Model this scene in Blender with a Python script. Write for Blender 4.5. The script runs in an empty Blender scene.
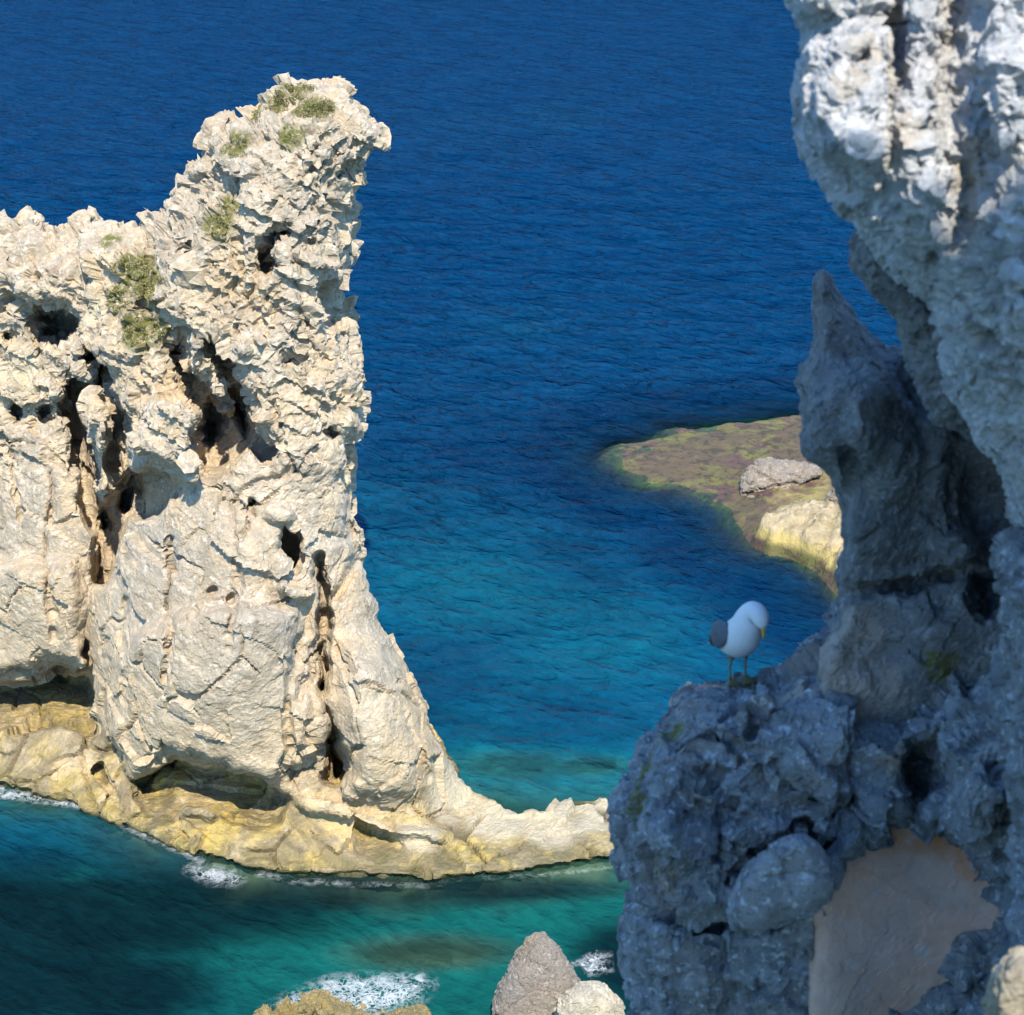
import bpy, bmesh, math, random
import numpy as np
from mathutils import Vector, Matrix
from mathutils.bvhtree import BVHTree

random.seed(7)
C = bpy.context.scene.collection
W, H, F = 1024, 1015, 2000.0
PITCH = math.radians(25.0)
CZ = 42.0
cp, sp = math.cos(PITCH), math.sin(PITCH)
SUN_AZ = math.radians(-8.0)     # degrees left of straight behind the camera
SUN_EL = math.radians(52.0)
SUN = np.array([-math.sin(SUN_AZ)*math.cos(SUN_EL), -math.cos(SUN_AZ)*math.cos(SUN_EL), math.sin(SUN_EL)])

# ------------------------------------------------------------------ camera maths
def ray(px, py):
    px = np.asarray(px, float); py = np.asarray(py, float)
    u = (px-512)/F; v = (507.5-py)/F
    return np.stack([u, cp+v*sp, -sp+v*cp], -1)
def at_y(px, py, Y):
    r = ray(px, py)
    return r*(np.asarray(Y)/r[..., 1])[..., None] + np.array([0, 0, CZ])
def at_z(px, py, Z=0.0):
    r = ray(px, py)
    return r*((Z-CZ)/r[..., 2])[..., None] + np.array([0, 0, CZ])

# ------------------------------------------------------------------ noise
def _h(ix, iy, iz, s):
    h = (ix.astype(np.int64)*374761393 + iy.astype(np.int64)*668265263 + iz.astype(np.int64)*2147483647*3 + s*974711) & 0xffffffff
    h = ((h ^ (h >> 13))*1274126177) & 0xffffffff
    h = ((h ^ (h >> 16))*2246822519) & 0xffffffff
    return (h ^ (h >> 15)) & 0xffffffff
def vnoise(P, s=0):
    """gradient noise about -1..1"""
    I = np.floor(P).astype(np.int64); f = P-I
    w = f*f*f*(f*(f*6-15)+10)
    out = np.zeros(len(P))
    for dx in (0, 1):
        wx = w[:, 0] if dx else 1-w[:, 0]
        for dy in (0, 1):
            wy = w[:, 1] if dy else 1-w[:, 1]
            for dz in (0, 1):
                wz = w[:, 2] if dz else 1-w[:, 2]
                h = _h(I[:, 0]+dx, I[:, 1]+dy, I[:, 2]+dz, s)
                gx = ((h & 1023)/511.5-1); gy = (((h >> 10) & 1023)/511.5-1); gz = (((h >> 20) & 1023)/511.5-1)
                out += wx*wy*wz*(gx*(f[:, 0]-dx)+gy*(f[:, 1]-dy)+gz*(f[:, 2]-dz))
    return out*1.5
def fbm(P, oct=4, s=0, gain=.5):
    a, o, t = 1., np.zeros(len(P)), 0.
    for i in range(oct):
        o += a*vnoise(P*2**i, s+i*17); t += a; a *= gain
    return o/t
def ridged(P, oct=4, s=0, gain=.55):
    a, o, t = 1., np.zeros(len(P)), 0.
    for i in range(oct):
        o += a*(1-2*np.abs(vnoise(P*2**i, s+i*31))); t += a; a *= gain
    return o/t
def voro(P, s=0):
    I = np.floor(P).astype(np.int64)
    f1 = np.full(len(P), 9.); f2 = np.full(len(P), 9.); hid = np.zeros(len(P), np.int64); D = np.zeros_like(P)
    for dx in (-1, 0, 1):
        for dy in (-1, 0, 1):
            for dz in (-1, 0, 1):
                J = I+np.array([dx, dy, dz]); h = _h(J[:, 0], J[:, 1], J[:, 2], s)
                c = J+np.stack([(h & 1023)/1023., ((h >> 10) & 1023)/1023., ((h >> 20) & 1023)/1023.], -1)
                d = P-c; r = np.sqrt((d*d).sum(1))
                n = r < f1
                f2 = np.where(n, f1, np.minimum(f2, r)); f1 = np.where(n, r, f1)
                hid = np.where(n, h, hid); D = np.where(n[:, None], d, D)
    return f1, f2, hid, D
def facets(P, s=0, tilt=.6, step=.35):
    """blocky broken rock: every cell is a tilted plane with its own offset; value about -1..1"""
    f1, f2, h, D = voro(P, s)
    n = np.stack([((h >> 3) & 255)/127.5-1, ((h >> 11) & 255)/127.5-1, ((h >> 19) & 255)/127.5-1], -1)
    off = ((h*2654435761 >> 7) & 1023)/511.5-1
    return tilt*(D*n).sum(1)*1.4+step*off, f1, f2
def sstep(a, b, x):
    t = np.clip((x-a)/(b-a), 0, 1); return t*t*(3-2*t)

# ------------------------------------------------------------------ shape helpers
def poly_dist(px, py, poly):
    """signed distance to a closed polygon, inside positive"""
    P = np.stack([px, py], -1); poly = np.array(poly, float)
    best = np.full(len(px), 1e9); ins = np.zeros(len(px), bool)
    for a, b in zip(poly, np.roll(poly, -1, 0)):
        ab = b-a; t = np.clip(((P-a)@ab)/max(ab@ab, 1e-9), 0, 1)
        d = P-(a+t[:, None]*ab); best = np.minimum(best, (d*d).sum(1))
        c = ((a[1] > py) != (b[1] > py)) & (px < (b[0]-a[0])*(py-a[1])/((b[1]-a[1]) or 1e-9)+a[0])
        ins ^= c
    d = np.sqrt(best)
    return np.where(ins, d, -d)
def line_dist(px, py, pts):
    best = np.full(len(px), 1e9); P = np.stack([px, py], -1); pts = np.array(pts, float)
    for a, b in zip(pts[:-1], pts[1:]):
        ab = b-a; t = np.clip(((P-a)@ab)/max(ab@ab, 1e-9), 0, 1)
        d = P-(a+t[:, None]*ab); best = np.minimum(best, (d*d).sum(1))
    return np.sqrt(best)
def interp(tab):
    xs = [t[0] for t in tab]; ys = [t[1] for t in tab]
    return lambda x: np.interp(x, xs, ys)
def features(px, py, feats, warp=6, wl=28, s=3):
    Z = np.zeros_like(px)
    Q = np.stack([px/wl, py/wl, np.full_like(px, s*3.7)], -1)
    qx = px+warp*fbm(Q, 3, s); qy = py+warp*fbm(Q+40, 3, s+5)
    out = np.zeros_like(px)
    for f in feats:
        if f[0] == 'ell':
            _, cx, cy, rx, ry, dep = f[:6]; ang = math.radians(f[6]) if len(f) > 6 else 0; inner = f[7] if len(f) > 7 else .55
            dx, dy = qx-cx, qy-cy
            a = (dx*math.cos(ang)+dy*math.sin(ang))/rx; b = (-dx*math.sin(ang)+dy*math.cos(ang))/ry
            out += dep*(1-sstep(inner, 1., np.sqrt(a*a+b*b)))
        elif f[0] == 'line':
            _, pts, wd, dep = f[:4]; inner = f[4] if len(f) > 4 else .4
            out += dep*(1-sstep(inner*wd, wd, line_dist(qx, qy, pts)))
        elif f[0] == 'poly':
            _, pts, soft, dep = f[:4]
            out += dep*sstep(-soft*.4, soft, poly_dist(qx, qy, pts))
    return out

def mesh_from(name, V, Fc):
    me = bpy.data.meshes.new(name); me.from_pydata(V.tolist() if hasattr(V, 'tolist') else V, [], Fc); me.update(); return me
def remesh(me, vox):
    o = bpy.data.objects.new('tmp', me); C.objects.link(o)
    m = o.modifiers.new('r', 'REMESH'); m.mode = 'VOXEL'; m.voxel_size = vox
    dg = bpy.context.evaluated_depsgraph_get()
    r = bpy.data.meshes.new_from_object(o.evaluated_get(dg))
    bpy.data.objects.remove(o); bpy.data.meshes.remove(me)
    return r
def get_vn(me):
    n = len(me.vertices); v = np.empty(n*3); me.vertices.foreach_get('co', v)
    m = np.empty(n*3); me.vertex_normals.foreach_get('vector', m)
    return v.reshape(-1, 3), m.reshape(-1, 3)
def set_v(me, V):
    me.vertices.foreach_set('co', np.asarray(V, float).ravel()); me.update()
def set_attr(me, name, a):
    at = me.attributes.get(name) or me.attributes.new(name, 'FLOAT', 'POINT')
    at.data.foreach_set('value', np.asarray(a, np.float32))
def smooth(me):
    me.polygons.foreach_set('use_smooth', np.ones(len(me.polygons), bool)); me.update()

def link(name, me, mat, parent=None, kind=None):
    me.name = name; o = bpy.data.objects.new(name, me); C.objects.link(o)
    if mat: me.materials.clear(); me.materials.append(mat)
    if parent:
        o.parent = parent; o.matrix_parent_inverse = Matrix.Translation(-parent.location)
    if kind: o['kind'] = kind
    return o
def tag(o, label, cat, group=None, kind=None):
    o['label'] = label; o['category'] = cat
    if group: o['group'] = group
    if kind: o['kind'] = kind
    return o
def empty(name, loc):
    o = bpy.data.objects.new(name, None); o.location = loc; o.empty_display_size = .2; C.objects.link(o); return o

def relief(poly, front, thick, edge_px, edge_f, edge_b, step=4.0, feats=(), warp=6, wl=28, seed=1, outline=4.0, shrink=0., ymax=None):
    """closed solid: the outline gets a front and a back surface in world depth (Y)"""
    poly = np.array(poly, float)
    x0, y0 = poly.min(0)-step*2; x1, y1 = poly.max(0)+step*2
    xs = np.arange(x0, x1+step, step); ys = np.arange(y0, y1+step, step)
    X, Yp = np.meshgrid(xs, ys); sh = X.shape; x = X.ravel(); y = Yp.ravel()
    Q = np.stack([x/22, y/22, np.full_like(x, seed*5.3)], -1)
    d = poly_dist(x, y, poly)-shrink+outline*fbm(Q, 3, seed)
    inside = (d > 0).reshape(sh)
    e = np.clip(d/edge_px, 0, 1); prof = 1-np.sqrt(np.clip(1-(1-e)**2, 0, 1))
    base = front(x, y)
    if callable(edge_f): edge_f = edge_f(x, y)
    fY = base+edge_f*prof+features(x, y, feats, warp, wl, seed)
    if ymax is not None: fY = ymax(x, y, fY)
    bY = base+thick-edge_b*prof
    bY = np.maximum(bY, fY+.08*thick)
    FV = at_y(x, y, fY); BV = at_y(x, y, bY)
    idx = -np.ones(sh, int)
    cell = inside[:-1, :-1] & inside[1:, :-1] & inside[:-1, 1:] & inside[1:, 1:]
    used = np.zeros(sh, bool)
    used[:-1, :-1] |= cell; used[1:, :-1] |= cell; used[:-1, 1:] |= cell; used[1:, 1:] |= cell
    n = used.sum(); idx[used] = np.arange(n)
    V = np.concatenate([FV[used.ravel()], BV[used.ravel()]])
    Fc = []
    R, Cc = cell.shape
    for i, j in zip(*np.nonzero(cell)):
        a, b, c, e_ = idx[i, j], idx[i, j+1], idx[i+1, j+1], idx[i+1, j]
        Fc.append((a, e_, c, b)); Fc.append((a+n, b+n, c+n, e_+n))
        if i == 0 or not cell[i-1, j]: Fc.append((a, b, b+n, a+n))
        if i == R-1 or not cell[i+1, j]: Fc.append((e_, e_+n, c+n, c))
        if j == 0 or not cell[i, j-1]: Fc.append((a, a+n, e_+n, e_))
        if j == Cc-1 or not cell[i, j+1]: Fc.append((b, c, c+n, b+n))
    return mesh_from('raw', V, Fc)

# ------------------------------------------------------------------ node helpers
def mat_new(name):
    m = bpy.data.materials.new(name); m.use_nodes = True; nt = m.node_tree; nt.nodes.clear()
    return m, nt
class NT:
    def __init__(s, nt): s.nt = nt
    def n(s, t, **kw):
        nd = s.nt.nodes.new(t)
        for k, v in kw.items():
            if k == 'inp':
                for a, b in v.items():
                    if hasattr(b, 'is_output') or isinstance(b, bpy.types.NodeSocket): s.nt.links.new(b, nd.inputs[a])
                    else: nd.inputs[a].default_value = b
            else: setattr(nd, k, v)
        return nd
    def noise(s, vec, scale, detail=5, rough=.55, dist=0., lac=2.):
        return s.n('ShaderNodeTexNoise', inp={'Vector': vec, 'Scale': scale, 'Detail': detail, 'Roughness': rough, 'Distortion': dist, 'Lacunarity': lac}).outputs['Fac']
    def ramp(s, fac, stops, interp='LINEAR'):
        r = s.n('ShaderNodeValToRGB', inp={'Fac': fac}); cr = r.color_ramp; cr.interpolation = interp
        while len(cr.elements) < len(stops): cr.elements.new(.5)
        for e, (p, c) in zip(cr.elements, stops):
            e.position = p; e.color = (*c, 1) if not isinstance(c, (int, float)) else (c, c, c, 1)
        return r.outputs['Color']
    def mix(s, fac, a, b, mode='MIX'):
        m = s.n('ShaderNodeMix', data_type='RGBA', blend_type=mode)
        for i, v in ((0, fac), (6, a), (7, b)):
            if isinstance(v, bpy.types.NodeSocket): s.nt.links.new(v, m.inputs[i])
            elif i == 0: m.inputs[0].default_value = v
            else: m.inputs[i].default_value = (*v, 1)
        return m.outputs[2]
    def math(s, op, a, b=None, c=None, clamp=False):
        m = s.n('ShaderNodeMath', operation=op, use_clamp=clamp)
        for i, v in enumerate((a, b, c)):
            if v is None: continue
            if isinstance(v, bpy.types.NodeSocket): s.nt.links.new(v, m.inputs[i])
            else: m.inputs[i].default_value = v
        return m.outputs[0]
    def attr(s, name): return s.n('ShaderNodeAttribute', attribute_name=name).outputs['Fac']
    def maprange(s, v, a, b, c=0., d=1.):
        return s.n('ShaderNodeMapRange', inp={0: v, 1: a, 2: b, 3: c, 4: d}).outputs[0]
    def bump(s, h, strength, dist, normal=None):
        i = {'Height': h, 'Strength': strength, 'Distance': dist}
        if normal is not None: i['Normal'] = normal
        return s.n('ShaderNodeBump', inp=i).outputs[0]
    def scalev(s, vec, v, rot=(0, 0, 0)):
        return s.n('ShaderNodeMapping', inp={'Vector': vec, 'Scale': v, 'Rotation': rot}).outputs[0]
    def rotv(s, vec, ang, v):
        r = s.n('ShaderNodeVectorRotate', rotation_type='Z_AXIS', inp={'Vector': vec, 'Angle': ang}).outputs[0]
        return s.scalev(r, v)
    def out(s, surf, **kw):
        return s.n('ShaderNodeOutputMaterial', inp={'Surface': surf})

def rock_material(name, unit, base, warm, grey, dark, streak, tide=False, tan=(.46, .39, .34), lichen=(.42, .42, .40), bumpk=1.0, warm_amt=.5, grey_amt=.5, spots=.6):
    """limestone: pale base, warm iron staining, grey lichen film, small dark lichen specks"""
    m, nt = mat_new(name); k = NT(nt)
    P = k.n('ShaderNodeNewGeometry').outputs['Position']
    u = 1.0/unit
    big = k.noise(P, .35*u, 4, .6); mid = k.noise(P, 1.6*u, 6, .62, .4); fine = k.noise(P, 9*u, 5, .65)
    stv = k.scalev(P, (1.3*u, 1.3*u, .16*u)); st = k.noise(stv, 1.0, 5, .6, .6)
    col = k.mix(k.ramp(mid, [(.35, 0.), (.68, 1.)]), base, tuple(c*.78 for c in base))
    col = k.mix(k.math('MULTIPLY', k.ramp(big, [(.42, 0.), (.62, 1.)]), warm_amt), col, warm)
    col = k.mix(k.math('MULTIPLY', k.attr('warm'), 1.0), col, warm)
    gm = k.math('MULTIPLY', k.ramp(k.noise(k.scalev(P, (1, 1, 1)), .8*u, 7, .7, .5), [(.45, 0.), (.62, 1.)]), grey_amt)
    gm = k.math('MAXIMUM', gm, k.math('MULTIPLY', k.attr('grey'), k.ramp(fine, [(.3, .35), (.6, 1.)])))
    col = k.mix(gm, col, grey)
    col = k.mix(k.math('MULTIPLY', k.ramp(st, [(.50, 0.), (.70, 1.)]), streak), col, dark)
    sp_ = k.math('MULTIPLY', k.ramp(k.noise(P, 5*u, 6, .75), [(.58, 0.), (.66, 1.)]), spots)
    col = k.mix(sp_, col, dark)
    col = k.mix(k.math('MULTIPLY', k.ramp(k.noise(P, 3.1*u, 8, .75), [(.54, 0.), (.62, 1.)]), .85), col, lichen)
    col = k.mix(k.math('MULTIPLY', k.ramp(k.noise(P, 7.5*u, 6, .75), [(.56, 0.), (.62, 1.)]), .6*spots), col, tuple(c*.55 for c in grey))
    col = k.mix(k.attr('tan'), col, k.mix(k.ramp(mid, [(.3, 0.), (.7, 1.)]), tan, tuple(c*.75 for c in tan)))
    col = k.mix(k.math('MULTIPLY', k.attr('moss'), k.ramp(k.noise(P, 4*u, 5, .7), [(.38, 0.), (.5, 1.)])), col, (.155, .150, .045))
    tn = k.attr('tan')
    if tide:
        dry = k.math('SUBTRACT', 1., k.math('MULTIPLY', tn, .75)); pale = col
        z = k.n('ShaderNodeSeparateXYZ', inp={0: P}).outputs[2]
        zn = k.math('ADD', k.math('ADD', z, .25), k.math('MULTIPLY', k.math('SUBTRACT', mid, .5), 2.2))
        zl = k.math('ADD', z, k.math('MULTIPLY', k.math('SUBTRACT', big, .5), 4.5))
        och = k.mix(k.ramp(k.noise(P, 1.1*u, 5, .7), [(.38, 0.), (.62, 1.)]), (.56, .40, .10), (.33, .25, .075))
        # ochre algae near the water, pale orange rock above it
        pat = k.ramp(k.noise(P, .55, 5, .7, .6), [(.40, 0.), (.56, 1.)])
        col = k.mix(k.math('MULTIPLY', k.maprange(zl, 9.5, 1.5), .5), col, (.56, .43, .25))
        col = k.mix(k.math('MULTIPLY', k.maprange(zn, 2.6, 1.2), k.math('ADD', k.math('MULTIPLY', pat, .7), .2)), col, och)
        col = k.mix(k.math('MULTIPLY', k.math('MULTIPLY', k.maprange(zn, 2.2, 1.2), k.ramp(k.noise(P, .8, 6, .72, .5), [(.50, 0.), (.60, 1.)])), .8), col, (.12, .10, .055))
        col = k.mix(k.math('MULTIPLY', k.math('MULTIPLY', k.maprange(zl, 5.5, 2.2), k.ramp(k.noise(P, .42, 6, .7, .8), [(.46, 0.), (.58, 1.)])), .75), col, (.19, .155, .095))
        col = k.mix(k.math('MULTIPLY', k.maprange(zn, .8, .2), .8), col, (.13, .12, .05))
        col = k.mix(k.maprange(z, .18, -.05), col, (.06, .06, .03))
        col = k.mix(dry, pale, col); col = k.mix(k.maprange(z, .30, .05), col, (.08, .075, .035))
        rg = k.maprange(zn, .9, .3, .9, .45)
    else: rg = .9
    rn = k.n('ShaderNodeTexNoise', noise_type='RIDGED_MULTIFRACTAL', inp={'Vector': P, 'Scale': 2.2*u, 'Detail': 7, 'Roughness': .62, 'Lacunarity': 2.1, 'Offset': .9, 'Gain': 2.0, 'Distortion': .4}).outputs['Fac']
    nb = k.bump(rn, .16*bumpk, .16*unit)
    nb = k.bump(k.noise(P, 4.6*u, 8, .72, .3), .8*bumpk, .22*unit, nb)
    nb = k.bump(fine, .7*bumpk, .06*unit, nb)
    b = k.n('ShaderNodeBsdfPrincipled', inp={'Base Color': col, 'Roughness': rg, 'Specular IOR Level': .25, 'Normal': nb})
    k.out(b.outputs[0]); return m

M = {}
M['stack'] = rock_material('sunlit_limestone', 1.0, (.60, .50, .365), (.56, .40, .22), (.39, .335, .265), (.19, .16, .12), .42, tide=True, tan=(.60, .52, .375), lichen=(.67, .60, .49), warm_amt=.55, grey_amt=.75, spots=.45)
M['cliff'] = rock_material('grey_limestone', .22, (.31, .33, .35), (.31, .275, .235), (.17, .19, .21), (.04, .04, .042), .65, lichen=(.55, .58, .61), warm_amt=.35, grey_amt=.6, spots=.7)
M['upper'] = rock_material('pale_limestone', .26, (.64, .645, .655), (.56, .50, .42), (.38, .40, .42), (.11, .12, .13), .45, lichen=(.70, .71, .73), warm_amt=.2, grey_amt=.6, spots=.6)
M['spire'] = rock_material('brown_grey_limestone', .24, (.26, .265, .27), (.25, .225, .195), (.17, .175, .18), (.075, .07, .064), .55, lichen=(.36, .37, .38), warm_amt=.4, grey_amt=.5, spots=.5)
M['sand'] = rock_material('tan_sandstone', .30, (.60, .415, .345), (.55, .27, .15), (.53, .39, .335), (.22, .17, .13), .22, lichen=(.46, .40, .37), warm_amt=.3, grey_amt=.3, spots=.2, bumpk=.3)
M['shore'] = rock_material('shore_rock', .8, (.52, .45, .33), (.47, .36, .19), (.33, .30, .25), (.13, .115, .085), .2, tide=False, lichen=(.62, .57, .47), warm_amt=.5, grey_amt=.4, spots=.5)
M['wet'] = rock_material('wet_ochre_rock', .8, (.26, .21, .10), (.30, .22, .08), (.13, .115, .06), (.05, .045, .03), .3, lichen=(.36, .30, .16), warm_amt=.5, grey_amt=.6, spots=.6)
M['boulder'] = rock_material('brown_boulder', .7, (.27, .225, .18), (.27, .21, .145), (.21, .19, .165), (.13, .115, .09), .2, lichen=(.40, .36, .31), warm_amt=.5, grey_amt=.5, spots=.5)

# ------------------------------------------------------------------ rock detail
def zones(V, spec):
    """soft 3-D patches: (x, y, z, r) list -> 0..1"""
    a = np.zeros(len(V))
    for (c, r) in spec:
        d = np.sqrt((((V-np.array(c))/np.array(r))**2).sum(1))
        a = np.maximum(a, 1-sstep(.55, 1.1, d+.35*fbm(V/np.min(r)*1.4, 3, 91)))
    return a
def rot3(ax, ay, az):
    return np.array(Matrix.Rotation(ax, 3, 'X') @ Matrix.Rotation(ay, 3, 'Y') @ Matrix.Rotation(az, 3, 'Z'))
def blocks(P, seed, tilt=.8, step=.5, warp=.10):
    """rock broken along three joint sets: every block has its own offset and tilt, courses are staggered"""
    Q = P+warp*np.stack([fbm(P*1.3+7, 3, seed+1), fbm(P*1.3+27, 3, seed+2), fbm(P*1.3+47, 3, seed+3)], -1)
    k = np.floor(Q[:, 2]).astype(np.int64); z = k*0
    sx = (_h(k, z, z, seed+4) & 1023)/1023.; Q0 = Q[:, 0]*(.7+.6*((_h(k, z, z, seed+5) & 255)/255.))+sx*7
    i = np.floor(Q0).astype(np.int64); sy = (_h(i, k, z, seed+6) & 1023)/1023.; Q1 = Q[:, 1]+sy*5
    j = np.floor(Q1).astype(np.int64)
    h = _h(i, j, k, seed+7)
    f = np.stack([Q0-i-.5, Q1-j-.5, Q[:, 2]-k-.5], -1)
    n = np.stack([((h >> 3) & 255)/127.5-1, ((h >> 11) & 255)/127.5-1, ((h >> 19) & 255)/127.5-1], -1)
    return tilt*(f*n).sum(1)+step*(((h*2654435761 >> 7) & 1023)/511.5-1)
def rock_detail(me, unit, amps, seed=0, rough_mask=None, stretch=(1, 1, 1), pits=0., rk=.3, jw=.05, bed=(.35, -.42, .3), fl=None):
    V, N = get_vn(me); st = np.array(stretch, float)
    rm = np.ones(len(V)) if rough_mask is None else rough_mask(V)
    Q = V/unit; R = rot3(*bed); B = (Q@R.T)*st
    a_big, a_mid, a_small, a_fine = amps
    d = np.zeros(len(V))
    if a_big: d += a_big*blocks(B*np.array([.30, .30, .42]), seed+4, 1.0, .40, .25)*(.4+.6*rm)
    if a_mid:
        d += a_mid*blocks(B*np.array([.75, .75, 1.15]), seed+25, .9, .45, .22)*rm
        d += a_mid*rk*(ridged(Q*.6*st, 5, seed+15, .6)-.35)*rm
        g1, g2, _, _ = voro((Q+.12*fbm(Q*1.1, 3, seed)[:, None])*.42*np.array([1, 1, .7]), seed+16)
        d -= a_mid*.8*(1-sstep(0, jw, g2-g1))*sstep(-.1, .2, vnoise(Q*.3, seed+17))
    if a_small:
        B2 = (Q@rot3(bed[0]+.5, bed[1]+.3, bed[2]-.6).T)*st
        d += a_small*blocks(B2*np.array([2.1, 2.1, 3.0]), seed+46, .9, .55, .25)*(.2+.8*rm)
        d += a_small*rk*(ridged(Q*2.4*st, 4, seed+7, .65)-.3)*(.15+.85*rm)
    if a_fine:
        B3 = (Q@rot3(bed[0]-.7, bed[1]+.5, bed[2]+.9).T)
        d += a_fine*blocks(B3*5.2, seed+67, .9, .6, .3)*(.2+.8*rm)
    if pits:
        W = Q+.22*np.stack([fbm(Q*2+3, 3, seed+31), fbm(Q*2+13, 3, seed+32), fbm(Q*2+23, 3, seed+33)], -1)
        f1, f2, h, D = voro(W*1.1*np.array([1, 1, 1.6]), seed+9)
        on = sstep(.05, .2, vnoise(Q*.5, seed+10))
        d -= pits*on*(1-sstep(.24, .34, f1))*rm
        f1, f2, h, D = voro(W*2.6*np.array([1, 1, 1.7]), seed+11)
        d -= pits*.6*(1-sstep(.24, .34, f1))*sstep(-.15, .1, vnoise(Q*.9+7, seed+12))*rm
    set_v(me, V+N*d[:, None]*unit)
    if fl is None: smooth(me)
    else: me.polygons.foreach_set('use_smooth', np.zeros(len(me.polygons), bool)); me.update()

# ================================================================== SEA STACK
stack_poly = [(-170, 905), (-170, 250), (-60, 235), (-20, 228), (0, 224), (16, 221), (22, 209), (34, 206), (46, 211), (50, 222), (60, 221), (64, 213), (70, 219), (76, 212), (86, 208), (95, 211), (97, 219),
              (108, 222), (118, 225), (140, 221), (150, 215), (160, 202), (164, 190), (180, 176), (187, 160), (199, 153), (200, 139), (210, 131), (214, 120), (225, 126), (238, 119),
              (250, 117), (262, 99), (272, 86), (290, 79), (300, 80), (330, 81), (350, 86), (360, 98), (370, 110), (379, 121), (394, 136), (386, 146), (376, 158), (370, 180), (362, 195), (356, 212),
              (351, 235), (346, 258), (343, 285), (350, 300), (359, 330), (360, 352), (366, 375), (370, 400), (371, 420), (364, 440), (361, 475), (366, 500), (369, 530), (377, 545),
              (372, 560), (370, 566), (378, 585), (386, 600), (389, 618), (400, 640), (410, 655), (420, 680), (432, 705), (442, 730), (454, 752), (470, 775), (480, 784), (495, 790),
              (505, 800), (520, 808), (545, 806), (563, 792), (582, 786), (612, 787), (623, 800), (628, 830), (632, 850), (638, 880), (640, 915), (560, 930), (300, 930), (60, 900)]
_yw = interp([(-170, 745), (0, 785), (60, 800), (130, 826), (185, 850), (250, 869), (430, 880), (520, 872), (620, 857), (700, 850)])
def stack_front(x, y):
    yw = _yw(x); Yw = at_z(x, yw)[:, 1]
    t = np.clip((yw-y)/760., -.2, 1.)
    foot = np.clip((yw-y)/75., 0, 1)
    Y = Yw+1.7*sstep(0, 1, foot)+np.where(t > 0, 3.2*np.clip(t, 0, 1)**1.1, 3*t)
    # right of the crack the flank turns away to the right
    Y += 3.0*sstep(0, 1, (x-355)/150.)*np.clip((yw-y)/100., 0, 1)
    # left wing sits further back above
    Y += 2.2*(1-sstep(70, 135, x))*sstep(60, 140, yw-y)
    # pinnacle top lies back
    Y += 1.6*sstep(130, 80, y)
    return Y
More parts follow.
